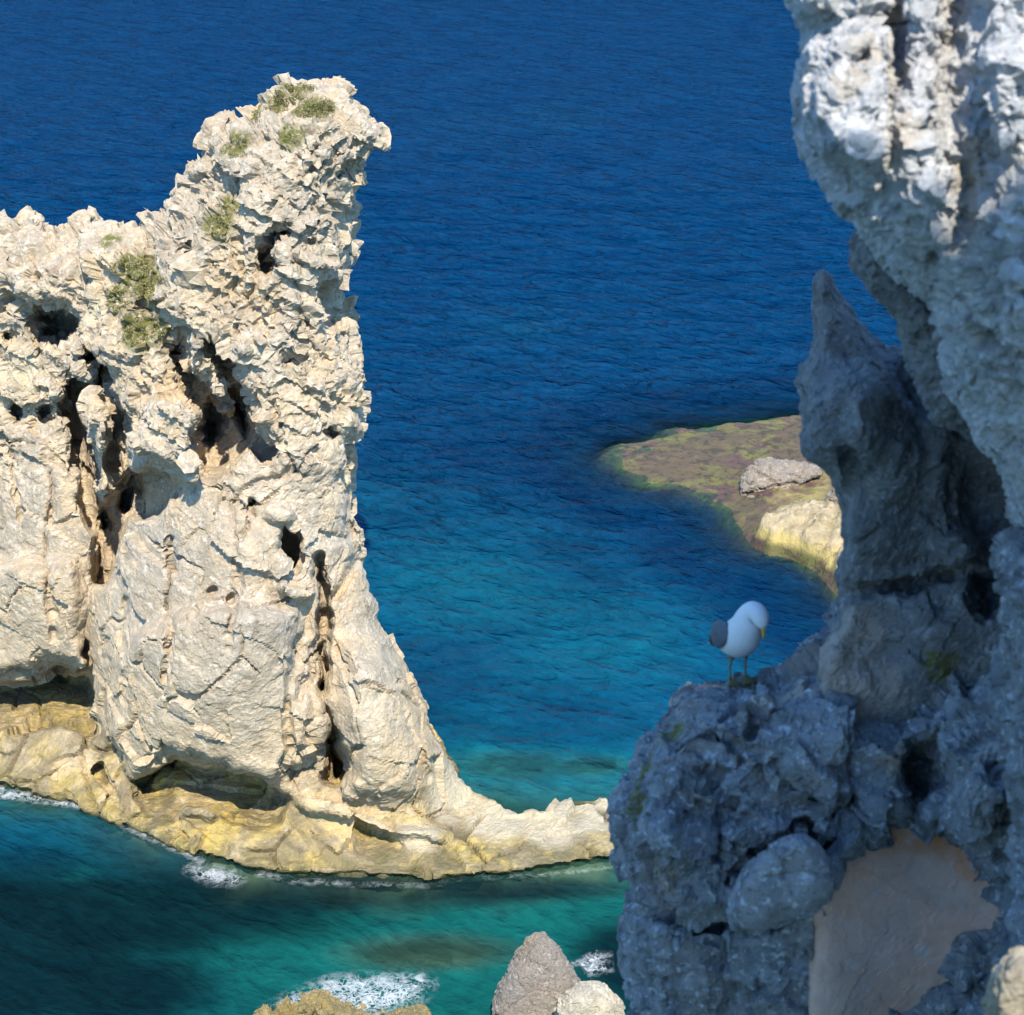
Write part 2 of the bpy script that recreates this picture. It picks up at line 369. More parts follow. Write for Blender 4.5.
stack_feats = [
    ('ell', 205, 620, 120, 190, -1.3, 8, .3), ('ell', 380, 730, 70, 120, -1.0, -18, .3), ('poly', [(104, 650), (200, 600), (300, 610), (312, 750), (272, 786), (215, 768), (172, 754), (134, 776), (104, 735)], 16, -1.5), ('poly', [(-60, 560), (80, 560), (90, 672), (40, 668), (0, 676), (-60, 680)], 14, -1.5), ('poly', [(340, 640), (400, 660), (450, 760), (420, 800), (366, 806), (350, 760)], 16, -.8),
    ('ell', 40, 545, 62, 130, -.9, 0, .4), ('ell', 40, 280, 60, 30, -1.0, 0, .4),
    ('ell', 56, 326, 30, 20, 2.4, 0, .75), ('ell', 8, 335, 9, 8, 1.2), ('ell', 6, 250, 10, 20, 1.0),
    ('ell', 30, 392, 48, 20, -.8, 0, .4), ('ell', 16, 412, 8, 12, 1.4), ('ell', 48, 412, 8, 9, 1.4),
    ('line', [(78, 385), (76, 420), (84, 455), (92, 500), (96, 520)], 15, 2.5, .6),
    ('line', [(98, 355), (106, 385), (118, 410), (116, 440), (124, 480), (116, 510), (107, 545), (102, 575)], 16, 2.6, .6),
    ('line', [(94, 400), (103, 440)], 8, -1.3, .5), ('line', [(118, 440), (126, 480)], 8, -1.2, .5), ('line', [(103, 490), (104, 515)], 7, -1.4, .5),
    ('line', [(180, 350), (186, 372), (200, 390), (210, 425)], 18, 1.9, .6), ('line', [(218, 345), (226, 375), (238, 400), (258, 435), (266, 452)], 16, 1.9, .6),
    ('ell', 220, 436, 32, 48, 2.4, 14, .75), ('poly', [(175, 335), (240, 335), (262, 352), (220, 358), (190, 352)], 8, -.7),
    ('ell', 222, 400, 15, 26, -1.5, 0, .5),
    ('ell', 172, 432, 42, 42, -1.9, 0, .5), ('ell', 148, 492, 36, 30, 2.2, -20, .75), ('ell', 190, 470, 12, 16, -1.4),
    ('ell', 287, 545, 14, 26, 2.0, -14, .75), ('ell', 280, 512, 18, 10, -.6), ('ell', 297, 590, 22, 14, -.8, 20), ('ell', 255, 510, 5, 10, .9),
    ('line', [(88, 640), (86, 690), (84, 745)], 5, 2.2, .3),
    ('poly', [(0, 686), (30, 680), (58, 672), (94, 676), (94, 738), (70, 730), (40, 726), (6, 730), (-60, 738), (-60, 686)], 9, 4.0),
    ('poly', [(134, 780), (165, 758), (215, 764), (262, 776), (290, 798), (280, 820), (250, 826), (215, 812), (185, 806), (165, 832), (146, 834)], 9, 3.5),
    ('line', [(165, 812), (190, 806), (212, 816)], 10, -.7), ('line', [(98, 770), (118, 800)], 8, 1.0),
    ('line', [(320, 560), (326, 600), (322, 650), (325, 690)], 6, 1.6, .4), ('poly', [(322, 690), (334, 716), (350, 770), (338, 788), (324, 780)], 8, 2.4),
    ('ell', 310, 720, 14, 48, -.6, 0, .5), ('ell', 356, 790, 12, 14, -.7),
    ('line', [(322, 690), (318, 640), (300, 700)], 3, .7),
    ('poly', [(355, 815), (385, 830), (400, 848), (430, 870), (395, 868), (360, 850)], 8, 1.5),
    ('line', [(300, 800), (350, 812), (390, 832), (440, 836)], 9, -.7), ('line', [(450, 816), (500, 806)], 6, .5), ('ell', 590, 825, 40, 34, -.6),
    # underside of the nose and strata on the head
    ('ell', 342, 300, 22, 32, 2.6, 22, .7), ('ell', 372, 164, 16, 8, 1.6, -20, .5), ('ell', 352, 168, 18, 8, 1.0, -24), ('line', [(302, 176), (330, 160), (360, 140)], 5, .7), ('line', [(310, 152), (345, 128)], 4, .5),
    ('line', [(270, 270), (262, 250), (285, 225)], 10, 1.2), ('ell', 258, 262, 12, 16, 1.3), ('ell', 296, 262, 14, 9, 1.1, -40), ('line', [(192, 288), (205, 272), (188, 250)], 7, 1.2),
    ('ell', 300, 470, 10, 5, .4), ('ell', 215, 590, 5, 5, .8), ('ell', 230, 600, 5, 4, .8), ('ell', 290, 360, 14, 9, .9, -30), ('ell', 330, 430, 9, 10, .9), ('line', [(345, 440), (350, 520), (360, 555), (335, 600)], 5, .9),
    ('line', [(125, 600), (122, 700)], 4, .7), ('line', [(170, 540), (166, 680)], 4, .6), ('line', [(232, 490), (238, 560), (228, 650)], 4, .5), ('line', [(300, 640), (286, 720), (294, 790)], 4, .7), ('line', [(52, 470), (46, 560), (54, 640)], 4, .6), ('line', [(395, 650), (410, 720), (430, 780)], 4, .5), ('line', [(240, 180), (232, 260)], 4, .6), ('line', [(318, 190), (300, 290), (306, 380)], 4, .7), ('line', [(345, 320), (338, 420)], 4, .6), ('line', [(150, 240), (140, 330)], 4, .5), ('line', [(265, 300), (300, 340), (330, 360)], 4, .6), ('line', [(10, 440), (20, 520)], 4, .6), ('ell', 205, 790, 70, 20, .8, 0, .8),
    ('ell', 210, 200, 60, 40, .5, -40, .2), ('ell', 330, 240, 40, 60, -.6, 20, .2),
]
stack_root = empty('sea_stack', at_z(250., 868.) + np.array([0, 3, 0]))
tag(stack_root, 'tall sunlit cream limestone sea stack with a hooked pinnacle rising from the water', 'sea stack')
def stack_edge(x, y):
    return .5+3.1*sstep(10, 150, _yw(x)-y)*sstep(800, 700, y)
def stack_clamp(x, y, Y):
    yw = _yw(x); up = np.clip(yw-y, 0, 70); lim = at_z(x, np.minimum(y, yw), .35+.003*up+.12*vnoise(np.stack([x/25, y/25, x*0], -1), 8))[:, 1]
    k = .8; dlt = Y-lim
    return np.where(y < yw-2, np.where(dlt > 0, lim+.12*np.minimum(dlt, 1.5)*0, Y), Y)
stack_feats = [(f[0], f[1], f[2], f[3], f[4], f[5]*1.75, *f[6:]) if f[0] == 'ell' and f[5] > 0 else ((f[0], f[1], f[2], f[3]*(1.75 if f[0] == 'poly' or f[2] > 5 else 1.0), *f[4:]) if f[3] > 0 and f[0] != 'ell' else f) for f in stack_feats]
me = relief(stack_poly, stack_front, 9.5, 70, stack_edge, 5.0, 3.0, stack_feats, warp=9, wl=24, seed=2, outline=5, shrink=8, ymax=stack_clamp)
me = remesh(me, .088)
def stack_rough(V):
    # upper part pitted karst, lower buttress smoother
    return .10+.90*sstep(11, 17, V[:, 2]+2.5*fbm(V*.25, 2, 5)+.6*np.abs(np.clip(-V[:, 0]-14, 0, 4)))
print('STACK', len(me.vertices)); rock_detail(me, 1.0, (.55, .40, .085, .05), rk=.25, jw=.05, fl=1, seed=11, rough_mask=stack_rough, stretch=(1, 1, 1.15), pits=.22)
V, N = get_vn(me)
def px_on(me_bvh, px, py):
    r = Vector(ray(px, py)).normalized(); h = me_bvh.ray_cast(Vector((0, 0, CZ)), r)
    return h
def bvh(me):
    bm = bmesh.new(); bm.from_mesh(me); b = BVHTree.FromBMesh(bm); bm.free(); return b
stack_bvh = bvh(me)
def spots(b, lst):
    out = []
    for (x, y, r) in lst:
        h = px_on(b, x, y)
        if h[0] is not None: out.append((tuple(h[0]), r if isinstance(r, tuple) else (r, r, r)))
    return out
moss_px = [(296, 92, 1.0), (312, 104, .9), (280, 104, .6), (237, 146, .7), (222, 226, .8), (132, 270, 1.1), (150, 285, .9), (120, 300, .8), (140, 330, 1.0), (158, 332, .6), (258, 112, .5), (290, 135, .6), (110, 240, .5), (230, 205, .5)]
set_attr(me, 'moss', zones(V, spots(stack_bvh, moss_px)))
set_attr(me, 'tan', zones(V, spots(stack_bvh, [(28, 384, 1.3), (95, 310, .8), (592, 812, 1.9), (550, 825, 1.4), (500, 822, 1.5), (450, 790, 1.8), (420, 830, 1.0)])))
set_attr(me, 'warm', zones(V, spots(stack_bvh, [(240, 285, 1.6), (370, 450, 2.2), (378, 590, 2.5), (355, 590, 1.2), (175, 395, 1.2), (120, 760, 1.5), (420, 700, 2.4), (365, 350, 1.2), (440, 760, 2.5)]))*.6)
set_attr(me, 'grey', zones(V, spots(stack_bvh, [(200, 190, 3.0), (235, 150, 2.2), (170, 240, 2.0), (190, 560, 3.2), (300, 240, 2.5), (150, 620, 2.5), (240, 660, 3.0)]))*.65)
stack = link('rock_face', me, M['stack'], stack_root)

# plants on the stack: low tufts of short blades
def leaf_mat(name, c1, c2):
    m, nt = mat_new(name); k = NT(nt); g = k.n('ShaderNodeNewGeometry')
    col = k.mix(g.outputs['Random Per Island'], c1, c2)
    b = k.n('ShaderNodeBsdfPrincipled', inp={'Base Color': col, 'Roughness': .7, 'Specular IOR Level': .2}); k.out(b.outputs[0]); return m
M['leaf'] = leaf_mat('dry_green_leaf', (.17, .175, .055), (.27, .24, .11))
M['leaf_dark'] = leaf_mat('dull_green_leaf', (.13, .135, .05), (.22, .19, .09))
def scrub(name, label, blobs, mat, dens=1.0, h=.075):
    Vv, Fc = [], []; rnd = random.Random(len(label))
    for (cx, cy, rx, ry) in blobs:
        for _ in range(int(rx*ry*3.0*dens)):
            a = rnd.uniform(0, 6.283); q = math.sqrt(rnd.random())
            jx, jy = cx+rx*q*math.cos(a), cy+ry*q*math.sin(a)
            if vnoise(np.array([[jx/9, jy/9, .3]]), 5)[0] < -.05: continue
            hit = px_on(stack_bvh, jx, jy)
            if hit[0] is None or hit[1].z < .0: continue
            p, n = hit[0], (hit[1]+Vector((0, 0, .8))).normalized()
            for b in range(5):
                d = (n+Vector((rnd.uniform(-1, 1), rnd.uniform(-1, 1), rnd.uniform(-.4, .8)))*.9).normalized()
                s = d.cross(Vector((rnd.uniform(-1, 1), rnd.uniform(-1, 1), rnd.uniform(-1, 1)))).normalized()
                l = h*rnd.uniform(.5, 1.3); w = l*.28
                o = p+Vector((rnd.uniform(-.1, .1), rnd.uniform(-.1, .1), -.03)); i = len(Vv)
                Vv += [tuple(o-s*w*.4), tuple(o+d*l*.55-s*w), tuple(o+d*l), tuple(o+d*l*.55+s*w), tuple(o+s*w*.4)]
                Fc.append((i, i+1, i+2, i+3, i+4))
    if not Vv: return
    o = link(name, mesh_from(name, Vv, Fc), mat); tag(o, label, 'ground plants', kind='stuff')
scrub('green_scrub', 'dull green mat of low plants on the flat top of the pinnacle', [(296, 91, 20, 9), (318, 107, 15, 10), (280, 104, 15, 9), (300, 112, 12, 7)], M['leaf_dark'])
scrub('green_scrub', 'yellow green plants in the notch left of the pinnacle top', [(237, 145, 9, 11), (258, 113, 5, 5)], M['leaf'])
scrub('green_scrub', 'small bright green tuft halfway up the pinnacle slope', [(222, 226, 9, 13)], M['leaf'])
scrub('green_scrub', 'yellow green plants on the saddle slope above the deep recesses', [(132, 268, 22, 10), (150, 282, 18, 10), (120, 298, 11, 11), (140, 328, 17, 11), (160, 332, 9, 7)], M['leaf'], .8)

# ================================================================== REEF (height field near the far right shore)
def xy_of(poly): return at_z(np.array([p[0] for p in poly], float), np.array([p[1] for p in poly], float))[:, :2]
reef_px = [(598, 455), (612, 440), (635, 437), (660, 432), (660, 425), (690, 424), (740, 418), (790, 411), (860, 402), (960, 395), (1010, 480), (990, 640), (880, 640), (842, 612), (828, 590), (812, 572), (790, 558), (765, 555), (742, 547), (730, 530), (722, 512), (700, 500), (670, 489), (640, 487), (615, 472)]
reef_xy = xy_of(reef_px)
high_px = [(752, 545), (775, 530), (800, 524), (830, 520), (900, 510), (960, 560), (930, 640), (880, 635), (850, 605), (832, 585), (815, 568), (790, 558), (770, 556)]
high_xy = xy_of(high_px)
mid_px = [(730, 520), (745, 500), (740, 478), (770, 470), (830, 462), (1000, 470), (1000, 640), (842, 620), (815, 575), (775, 560), (745, 548)]
mid_xy = xy_of(mid_px)
def reef_h(x, y):
    Q = np.stack([x, y, np.zeros_like(x)], -1)
    d = poly_dist(x, y, reef_xy)+.7*fbm(Q*.45, 3, 31)
    h = -2.6+2.62*sstep(-3.0, 1.0, d)+.12*sstep(.6, 3, d)+.22*fbm(Q*.8, 5, 33)*sstep(-1, 1, d)
    dm = poly_dist(x, y, mid_xy)+.4*fbm(Q*.6, 3, 34); h += .35*sstep(-.5, 1.6, dm)
    dh = poly_dist(x, y, high_xy)+.35*fbm(Q*.9, 3, 36)
    h += sstep(-.25, .35, dh)*(.95+.30*fbm(Q*.7, 3, 37))+.5*sstep(.5, 3., dh)
    h += (.45*blocks(Q*.45, 38)+.24*blocks(Q*1.4, 39)+.08*blocks(Q*4., 40))*sstep(-.3, .6, dh)+.05*blocks(Q*1.5, 41)*sstep(0, 1, d)
    return h
def grid_mesh(x0, x1, y0, y1, st, hf):
    xs = np.arange(x0, x1, st); ys = np.arange(y0, y1, st); X, Y = np.meshgrid(xs, ys); nx, ny = len(xs), len(ys)
    x, y = X.ravel(), Y.ravel(); z = hf(x, y)
    I = np.arange(nx*ny).reshape(ny, nx)
    Fc = np.stack([I[:-1, :-1], I[:-1, 1:], I[1:, 1:], I[1:, :-1]], -1).reshape(-1, 4)
    return mesh_from('g', np.stack([x, y, z], -1), Fc.tolist())
rx0, ry0 = reef_xy.min(0)-3; rx1, ry1 = reef_xy.max(0)+3
me = grid_mesh(rx0, rx1, ry0, ry1, .14, reef_h)
# close it below as a solid slab
bm = bmesh.new(); bm.from_mesh(me)
bm.edges.ensure_lookup_table(); be = [e for e in bm.edges if e.is_boundary]
r = bmesh.ops.extrude_edge_only(bm, edges=be)
nv = [g for g in r['geom'] if isinstance(g, bmesh.types.BMVert)]
for v in nv: v.co.z = -6
bmesh.ops.contextual_create(bm, geom=[g for g in r['geom'] if isinstance(g, bmesh.types.BMEdge)])
bm.to_mesh(me); bm.free(); smooth(me)
def reef_material():
    m, nt = mat_new('weedy_reef'); k = NT(nt); P = k.n('ShaderNodeNewGeometry').outputs['Position']
    z = k.n('ShaderNodeSeparateXYZ', inp={0: P}).outputs[2]
    n1 = k.noise(k.scalev(P, (.30, .55, 1)), 1., 6, .68, 1.2); n2 = k.noise(P, 1.8, 6, .7, .3); n3 = k.noise(P, .28, 4, .6, .4)
    col = k.mix(k.ramp(n1, [(.46, 0.), (.54, 1.)]), (.13, .125, .04), (.095, .055, .05))
    col = k.mix(k.ramp(n3, [(.45, 0.), (.62, 1.)]), col, (.10, .075, .045))
    col = k.mix(k.math('MULTIPLY', k.ramp(n2, [(.50, 0.), (.60, 1.)]), .8), col, (.045, .038, .025))
    zz = k.math('ADD', z, k.math('MULTIPLY', k.math('SUBTRACT', n2, .5), .5))
    col = k.mix(k.maprange(zz, .42, .7), col, (.38, .30, .11))
    col = k.mix(k.maprange(zz, .85, 1.2), col, k.mix(k.ramp(n2, [(.35, 0.), (.6, 1.)]), (.42, .345, .22), (.25, .20, .11)))
    nb = k.bump(n2, .6, .3); nb = k.bump(k.noise(P, 7, 4, .6), .4, .08, nb)
    b = k.n('ShaderNodeBsdfPrincipled', inp={'Base Color': col, 'Roughness': .8, 'Specular IOR Level': .25, 'Normal': nb}); k.out(b.outputs[0]); return m
M['reef'] = reef_material()
reef = link('reef', me, M['reef']); tag(reef, 'low flat weed covered reef shelf reaching out behind the dark spire', 'reef')
reef_bvh = bvh(me)

# ------------------------------------------------------------------ free standing boulders
def boulder(name, label, poly, Yf, thick, mat, vox, unit, amps, edge_px=25, ef=None, eb=None, feats=(), step=2.0, pits=0., seed=3, zones_=None, outline=2., parent=None, stretch=(1, 1, 1), cat='boulder', front=None, warp=4):
    fr = front or (lambda x, y: np.full(len(x), float(Yf)))
    me = relief(poly, fr, thick, edge_px, thick*.42 if ef is None else ef, thick*.45 if eb is None else eb, step, feats, warp=warp, wl=16, seed=seed, outline=outline)
    me = remesh(me, vox); rock_detail(me, unit, amps, seed=seed*13, stretch=stretch, pits=pits, fl=1)
    V, N = get_vn(me); b = bvh(me)
    for nm in ('moss', 'tan', 'warm', 'grey'):
        set_attr(me, nm, zones(V, spots(b, zones_[nm])) if zones_ and nm in zones_ else np.zeros(len(V)))
    o = link(name, me, mat, parent)
    if parent is None: tag(o, label, cat)
    return o, b
def lean(Y0, y0, k):     # depth Y0 at pixel row y0, going k metres deeper per 100 px up
    return lambda x, y: Y0+k*(y0-y)/100.
def wy(px, py, z=0.): return float(at_z(px, py, z)[1])

boulder('boulder', 'brown flat topped boulder sitting on the weedy reef', [(740, 498), (737, 488), (748, 470), (758, 461), (780, 459), (800, 462), (824, 466), (822, 476), (806, 482), (796, 490), (775, 497), (756, 503)],
        None, 3.2, M['boulder'], .09, .8, (.1, .14, .08, .04), 14, .7, 1.2, [('line', [(746, 494), (775, 488), (795, 484)], 4, .35)], front=lean(wy(770, 500, .2), 500, 4.6), seed=4)
boulder('boulder', 'upright brown block between the pale shore rock and the dark spire', [(822, 524), (820, 508), (828, 492), (842, 484), (870, 486), (874, 530), (845, 540)],
        wy(832, 528, .6), 2.6, M['boulder'], .09, .8, (.1, .14, .08, .04), 16, .7, 1., seed=5)
boulder('boulder', 'tall pointed brown boulder at the bottom edge beside the water', [(492, 1060), (493, 1005), (498, 985), (508, 968), (518, 950), (525, 938), (536, 931), (545, 933), (556, 944), (566, 957), (574, 970), (580, 982), (588, 1060)],
        None, 2.2, M['boulder'], .035, .6, (.05, .09, .06, .03), 26, .8, .9, [('poly', [(540, 935), (500, 990), (488, 1060), (480, 980)], 10, .5)], front=lean(wy(540, 1050, 0), 1050, .9), seed=6, zones_={'grey': [(510, 985, .5)]})
boulder('boulder', 'pale yellowish boulder in front of the tall pointed one', [(552, 1070), (556, 1008), (565, 990), (580, 983), (595, 981), (610, 988), (622, 1000), (630, 1070)],
        None, 1.8, M['shore'], .035, .6, (.05, .10, .07, .03), 24, .7, .8, front=lean(wy(590, 1075, 0)-.4, 1075, .9), seed=7)
boulder('wave_washed_rock', 'low ochre rock awash under breaking foam at the bottom edge', [(225, 1065), (258, 1015), (285, 1002), (308, 996), (330, 1001), (345, 1009), (370, 1016), (420, 1017), (450, 1065)],
        None, 2.4, M['wet'], .05, .7, (.3, .4, .2, .06), 18, .6, .8, front=lean(wy(330, 1045, 0), 1045, 2.2), seed=8, zones_={'warm': [(300, 1005, 1.2)]}, cat='rock')

# ================================================================== NEAR CLIFF
cliff_root = empty('cliff', (2.2, 10.0, CZ-9)); tag(cliff_root, 'shaded grey cliff in the foreground with sunlit patches on its overhang', 'cliff')
def cliffpart(name, poly, front, thick, mat, vox, amps, edge_px, ef, eb, feats=(), pits=0., seed=3, step=4., stretch=(1, 1, 1), unit=.22, zones_=None, warp=8, outline=5., wl=30, shrink=5., rk=.25):
    me = relief(poly, front, thick, edge_px, ef, eb, step, feats, warp=warp, wl=wl, seed=seed, outline=outline, shrink=shrink)
    me = remesh(me, vox); rock_detail(me, unit, amps, seed=seed*7, stretch=stretch, pits=pits, rk=rk, jw=.07, fl=1)
    V, N = get_vn(me); b = bvh(me)
    for nm in ('moss', 'tan', 'warm', 'grey'):
        set_attr(me, nm, zones(V, spots(b, zones_[nm])) if zones_ and nm in zones_ else np.zeros(len(V)))
    return link(name, me, mat, cliff_root), b

# A: overhanging pale mass, nearest
A_poly = [(740, -950), (760, -400), (782, -60), (788, 0), (796, 22), (803, 45), (797, 70), (794, 95), (800, 125), (806, 150), (816, 175), (832, 203), (848, 222), (866, 243), (884, 264), (904, 288), (926, 312),
          (934, 340), (936, 372), (948, 396), (962, 412), (974, 434), (990, 458), (1000, 486), (1008, 520), (1016, 560), (1030, 580), (1260, 620), (1260, -950)]
def A_front(x, y):
    Y = 7.95-.25*sstep(900, 1060, x)+.50*sstep(185, -60, y)+.45*sstep(185, 420, y)+.8*sstep(330, 580, y)
    return Y
A_feats = [('poly', [(806, 50), (845, 28), (893, 22), (888, 90), (880, 160), (860, 165), (812, 150), (802, 100)], 14, -.35),
           ('line', [(898, -20), (898, 60), (888, 110)], 9, .2, .4), ('line', [(930, -80), (925, 60), (915, 120), (918, 200)], 24, -.14, .3),
           ('line', [(958, -20), (948, 60), (946, 130), (960, 240)], 22, .14, .3), ('line', [(1000, -60), (1004, 60), (1010, 130)], 22, -.22, .3),
           ('ell', 928, 255, 6, 14, .25), ('ell', 985, 160, 40, 90, .12, 0, .2), ('ell', 905, 220, 40, 30, -.06), ('ell', 865, 60, 12, 18, .1), ('ell', 1012, 300, 12, 40, -.22, 8), ('ell', 958, 325, 9, 12, -.14),
           ('ell', 835, 20, 40, 22, .18, 0, .5), ('ell', 965, 440, 20, 30, .1), ('ell', 920, 130, 10, 10, .15), ('ell', 920, 165, 6, 8, .18)]
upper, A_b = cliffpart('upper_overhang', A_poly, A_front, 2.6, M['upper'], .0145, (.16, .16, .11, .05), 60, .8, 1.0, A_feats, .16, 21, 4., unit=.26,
                       zones_={'warm': [(870, 40, .12), (850, 80, .1), (905, 130, .1), (970, 170, .12)]})
# B: brown slanting arm under the overhang
B_poly = [(856, 224), (848, 240), (846, 262), (856, 282), (874, 302), (890, 318), (900, 340), (896, 352), (905, 372), (930, 420), (1010, 470), (1010, 350), (940, 290), (900, 250), (874, 228)]
cliffpart('hanging_slab', B_poly, lambda x, y: np.full(len(x), 9.3), 1.4, M['spire'], .016, (.06, .10, .08, .05), 40, .35, .6, [], .1, 22, 4., unit=.24)
# C: spire and shaded wall
C_poly = [(819, 266), (813, 292), (815, 318), (812, 345), (804, 360), (797, 366), (797, 384), (801, 398), (798, 412), (797, 436), (800, 457), (812, 464), (825, 466), (832, 480), (836, 496), (842, 512), (840, 530), (843, 545), (838, 560),
          (836, 575), (840, 600), (836, 625), (822, 640), (810, 700), (810, 760), (1300, 760), (1300, 330), (1010, 350), (965, 430), (948, 412), (935, 394), (924, 378), (914, 362), (903, 347), (890, 346), (878, 336), (862, 319), (846, 302), (832, 284), (825, 272)]
C_feats = [('ell', 840, 420, 60, 70, -.30, 10, .3), ('line', [(835, 295), (868, 338), (900, 372), (928, 410)], 14, .22, .3), ('ell', 880, 430, 40, 90, -.18, -14, .4),
           ('line', [(846, 455), (850, 490), (838, 520)], 10, .12), ('ell', 985, 500, 42, 84, .3, -16, .3), ('ell', 985, 595, 22, 28, .3, 0, .5), ('ell', 958, 548, 26, 22, -.25), ('ell', 970, 600, 18, 22, -.15),
           ('line', [(835, 592), (890, 588), (950, 575)], 9, .22), ('ell', 880, 640, 70, 50, .12, 0, .2), ('ell', 870, 540, 50, 50, -.08, 0, .2)]
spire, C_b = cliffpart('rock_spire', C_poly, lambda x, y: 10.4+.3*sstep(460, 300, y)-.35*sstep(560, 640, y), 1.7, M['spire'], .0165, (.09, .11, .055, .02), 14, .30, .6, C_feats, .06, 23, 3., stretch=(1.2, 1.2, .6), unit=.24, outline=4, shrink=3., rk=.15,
                       zones_={'moss': [(940, 665, .12)], 'tan': [(825, 655, .32), (850, 640, .25), (800, 690, .25), (870, 690, .25)]})
# D: lower mass with the ledge
D_poly = [(870, 600), (848, 612), (838, 622), (822, 640), (806, 652), (792, 664), (776, 676), (760, 682), (748, 686), (735, 684), (712, 684), (694, 690), (682, 700), (676, 712), (668, 728), (655, 742), (645, 756), (636, 770), (622, 788), (615, 806), (616, 830), (622, 856), (628, 880),
          (624, 905), (630, 930), (626, 960), (630, 1010), (632, 1120), (1300, 1120), (1300, 600)]
def D_front(x, y):
    Y = 9.7+.8*sstep(760, 640, y)            # lies back toward the ledge
    Y += .25*sstep(880, 1010, y)*sstep(820, 700, x)
    return Y-.5*sstep(900, 1040, x)
sand_px = [(826, 1120), (826, 1010), (832, 950), (824, 915), (834, 880), (842, 855), (862, 838), (885, 824), (905, 818), (930, 816), (945, 820), (960, 835), (985, 845), (1006, 868), (1010, 905), (998, 935), (972, 950), (962, 985), (925, 1000), (880, 1008), (870, 1120)]
D_feats = [('poly', sand_px, 20, .75), ('line', [(730, 880), (760, 850), (800, 828), (838, 850), (830, 900), (770, 926)], 7, .22), ('ell', 780, 880, 48, 38, -.28, -20, .5),
           ('line', [(620, 905), (700, 925), (760, 925), (815, 900)], 13, .28, .4), ('ell', 752, 710, 14, 24, -.16, 15), ('line', [(758, 690), (750, 735)], 5, .18), ('ell', 655, 850, 30, 60, -.12, 10, .3), ('ell', 708, 760, 40, 40, .1),
           ('poly', [(905, 740), (940, 730), (950, 780), (930, 815), (905, 815)], 10, .4), ('ell', 850, 806, 18, 12, .2), ('line', [(780, 770), (830, 790), (850, 830)], 6, .12), ('ell', 815, 655, 40, 30, .1),
           ('line', [(700, 760), (730, 800), (720, 860)], 6, .12), ('line', [(640, 780), (700, 740), (760, 750)], 5, .1), ('ell', 980, 800, 30, 50, -.3, 0, .4), ('ell', 890, 700, 60, 50, .12, 0, .2)]
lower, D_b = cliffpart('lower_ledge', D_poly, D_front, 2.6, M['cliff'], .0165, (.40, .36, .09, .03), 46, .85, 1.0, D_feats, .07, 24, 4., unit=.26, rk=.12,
                       zones_={'tan': [(822, 660, .26), (800, 690, .22), (840, 635, .2)], 'moss': [(648, 770, .16), (632, 800, .14), (672, 735, .12), (940, 665, .1), (750, 683, .08)], 'warm': [(760, 700, .2), (850, 806, .1), (700, 800, .12), (660, 880, .15), (900, 760, .15)], 'grey': [(730, 690, .2)]})
# tan scoop of sandstone
sand, S_b = cliffpart('sandstone_hollow', [(800, 1130), (806, 900), (830, 840), (880, 800), (930, 796), (985, 815), (1030, 860), (1040, 930), (990, 1000), (990, 1130)],
                      lambda x, y: 9.68-.42*sstep(1040, 850, y)*0+.25*((x-915)/100.)**2*-.6+.20*sstep(1000, 830, y), .5, M['sand'], .02, (.02, .025, .015, .008), 30, .12, .2, [], 0., 25, 5., unit=.3,
                      zones_={'warm': [(935, 830, .22), (980, 855, .2), (890, 835, .14)]})
# the foot of the near cliff, down to the water
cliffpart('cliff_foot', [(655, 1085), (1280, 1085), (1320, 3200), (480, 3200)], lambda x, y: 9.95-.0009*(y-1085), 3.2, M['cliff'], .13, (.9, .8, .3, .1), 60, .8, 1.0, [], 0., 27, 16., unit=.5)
# side rib
G_poly = [(990, 560), (1000, 600), (1002, 640), (998, 680), (1006, 720), (1002, 770), (1012, 810), (1008, 860), (1016, 900), (1000, 950), (985, 985), (960, 1010), (930, 1030), (900, 1130), (1260, 1130), (1260, 540), (1040, 540), (1010, 530)]
cliffpart('side_rib', G_poly, lambda x, y: 8.2+.3*sstep(1060, 990, x), 1.8, M['cliff'], .0155, (.3, .34, .07, .025), 40, .5, .7, [], .25, 26, 4., unit=.2)
wedge, _b = boulder('boulder', 'smooth grey wedge of rock jammed below the ledge beside the tan hollow', [(732, 928), (728, 905), (738, 880), (752, 862), (778, 842), (800, 832), (815, 838), (826, 856), (833, 876), (828, 898), (812, 912), (780, 922), (755, 934)],
        8.95, .8, M['cliff'], .014, .26, (.03, .11, .03, .012), 20, .2, .3, seed=9)
# pale block close to the camera in the corner
nearblk, _b = boulder('boulder', 'pale sunlit block, blurred and close, in the bottom right corner', [(980, 1100), (986, 1010), (992, 980), (1002, 962), (1016, 954), (1040, 950), (1090, 960), (1110, 1100)],
        6.0, .8, M['shore'], .012, .2, (.04, .08, .06, .03), 30, .25, .3, seed=10)

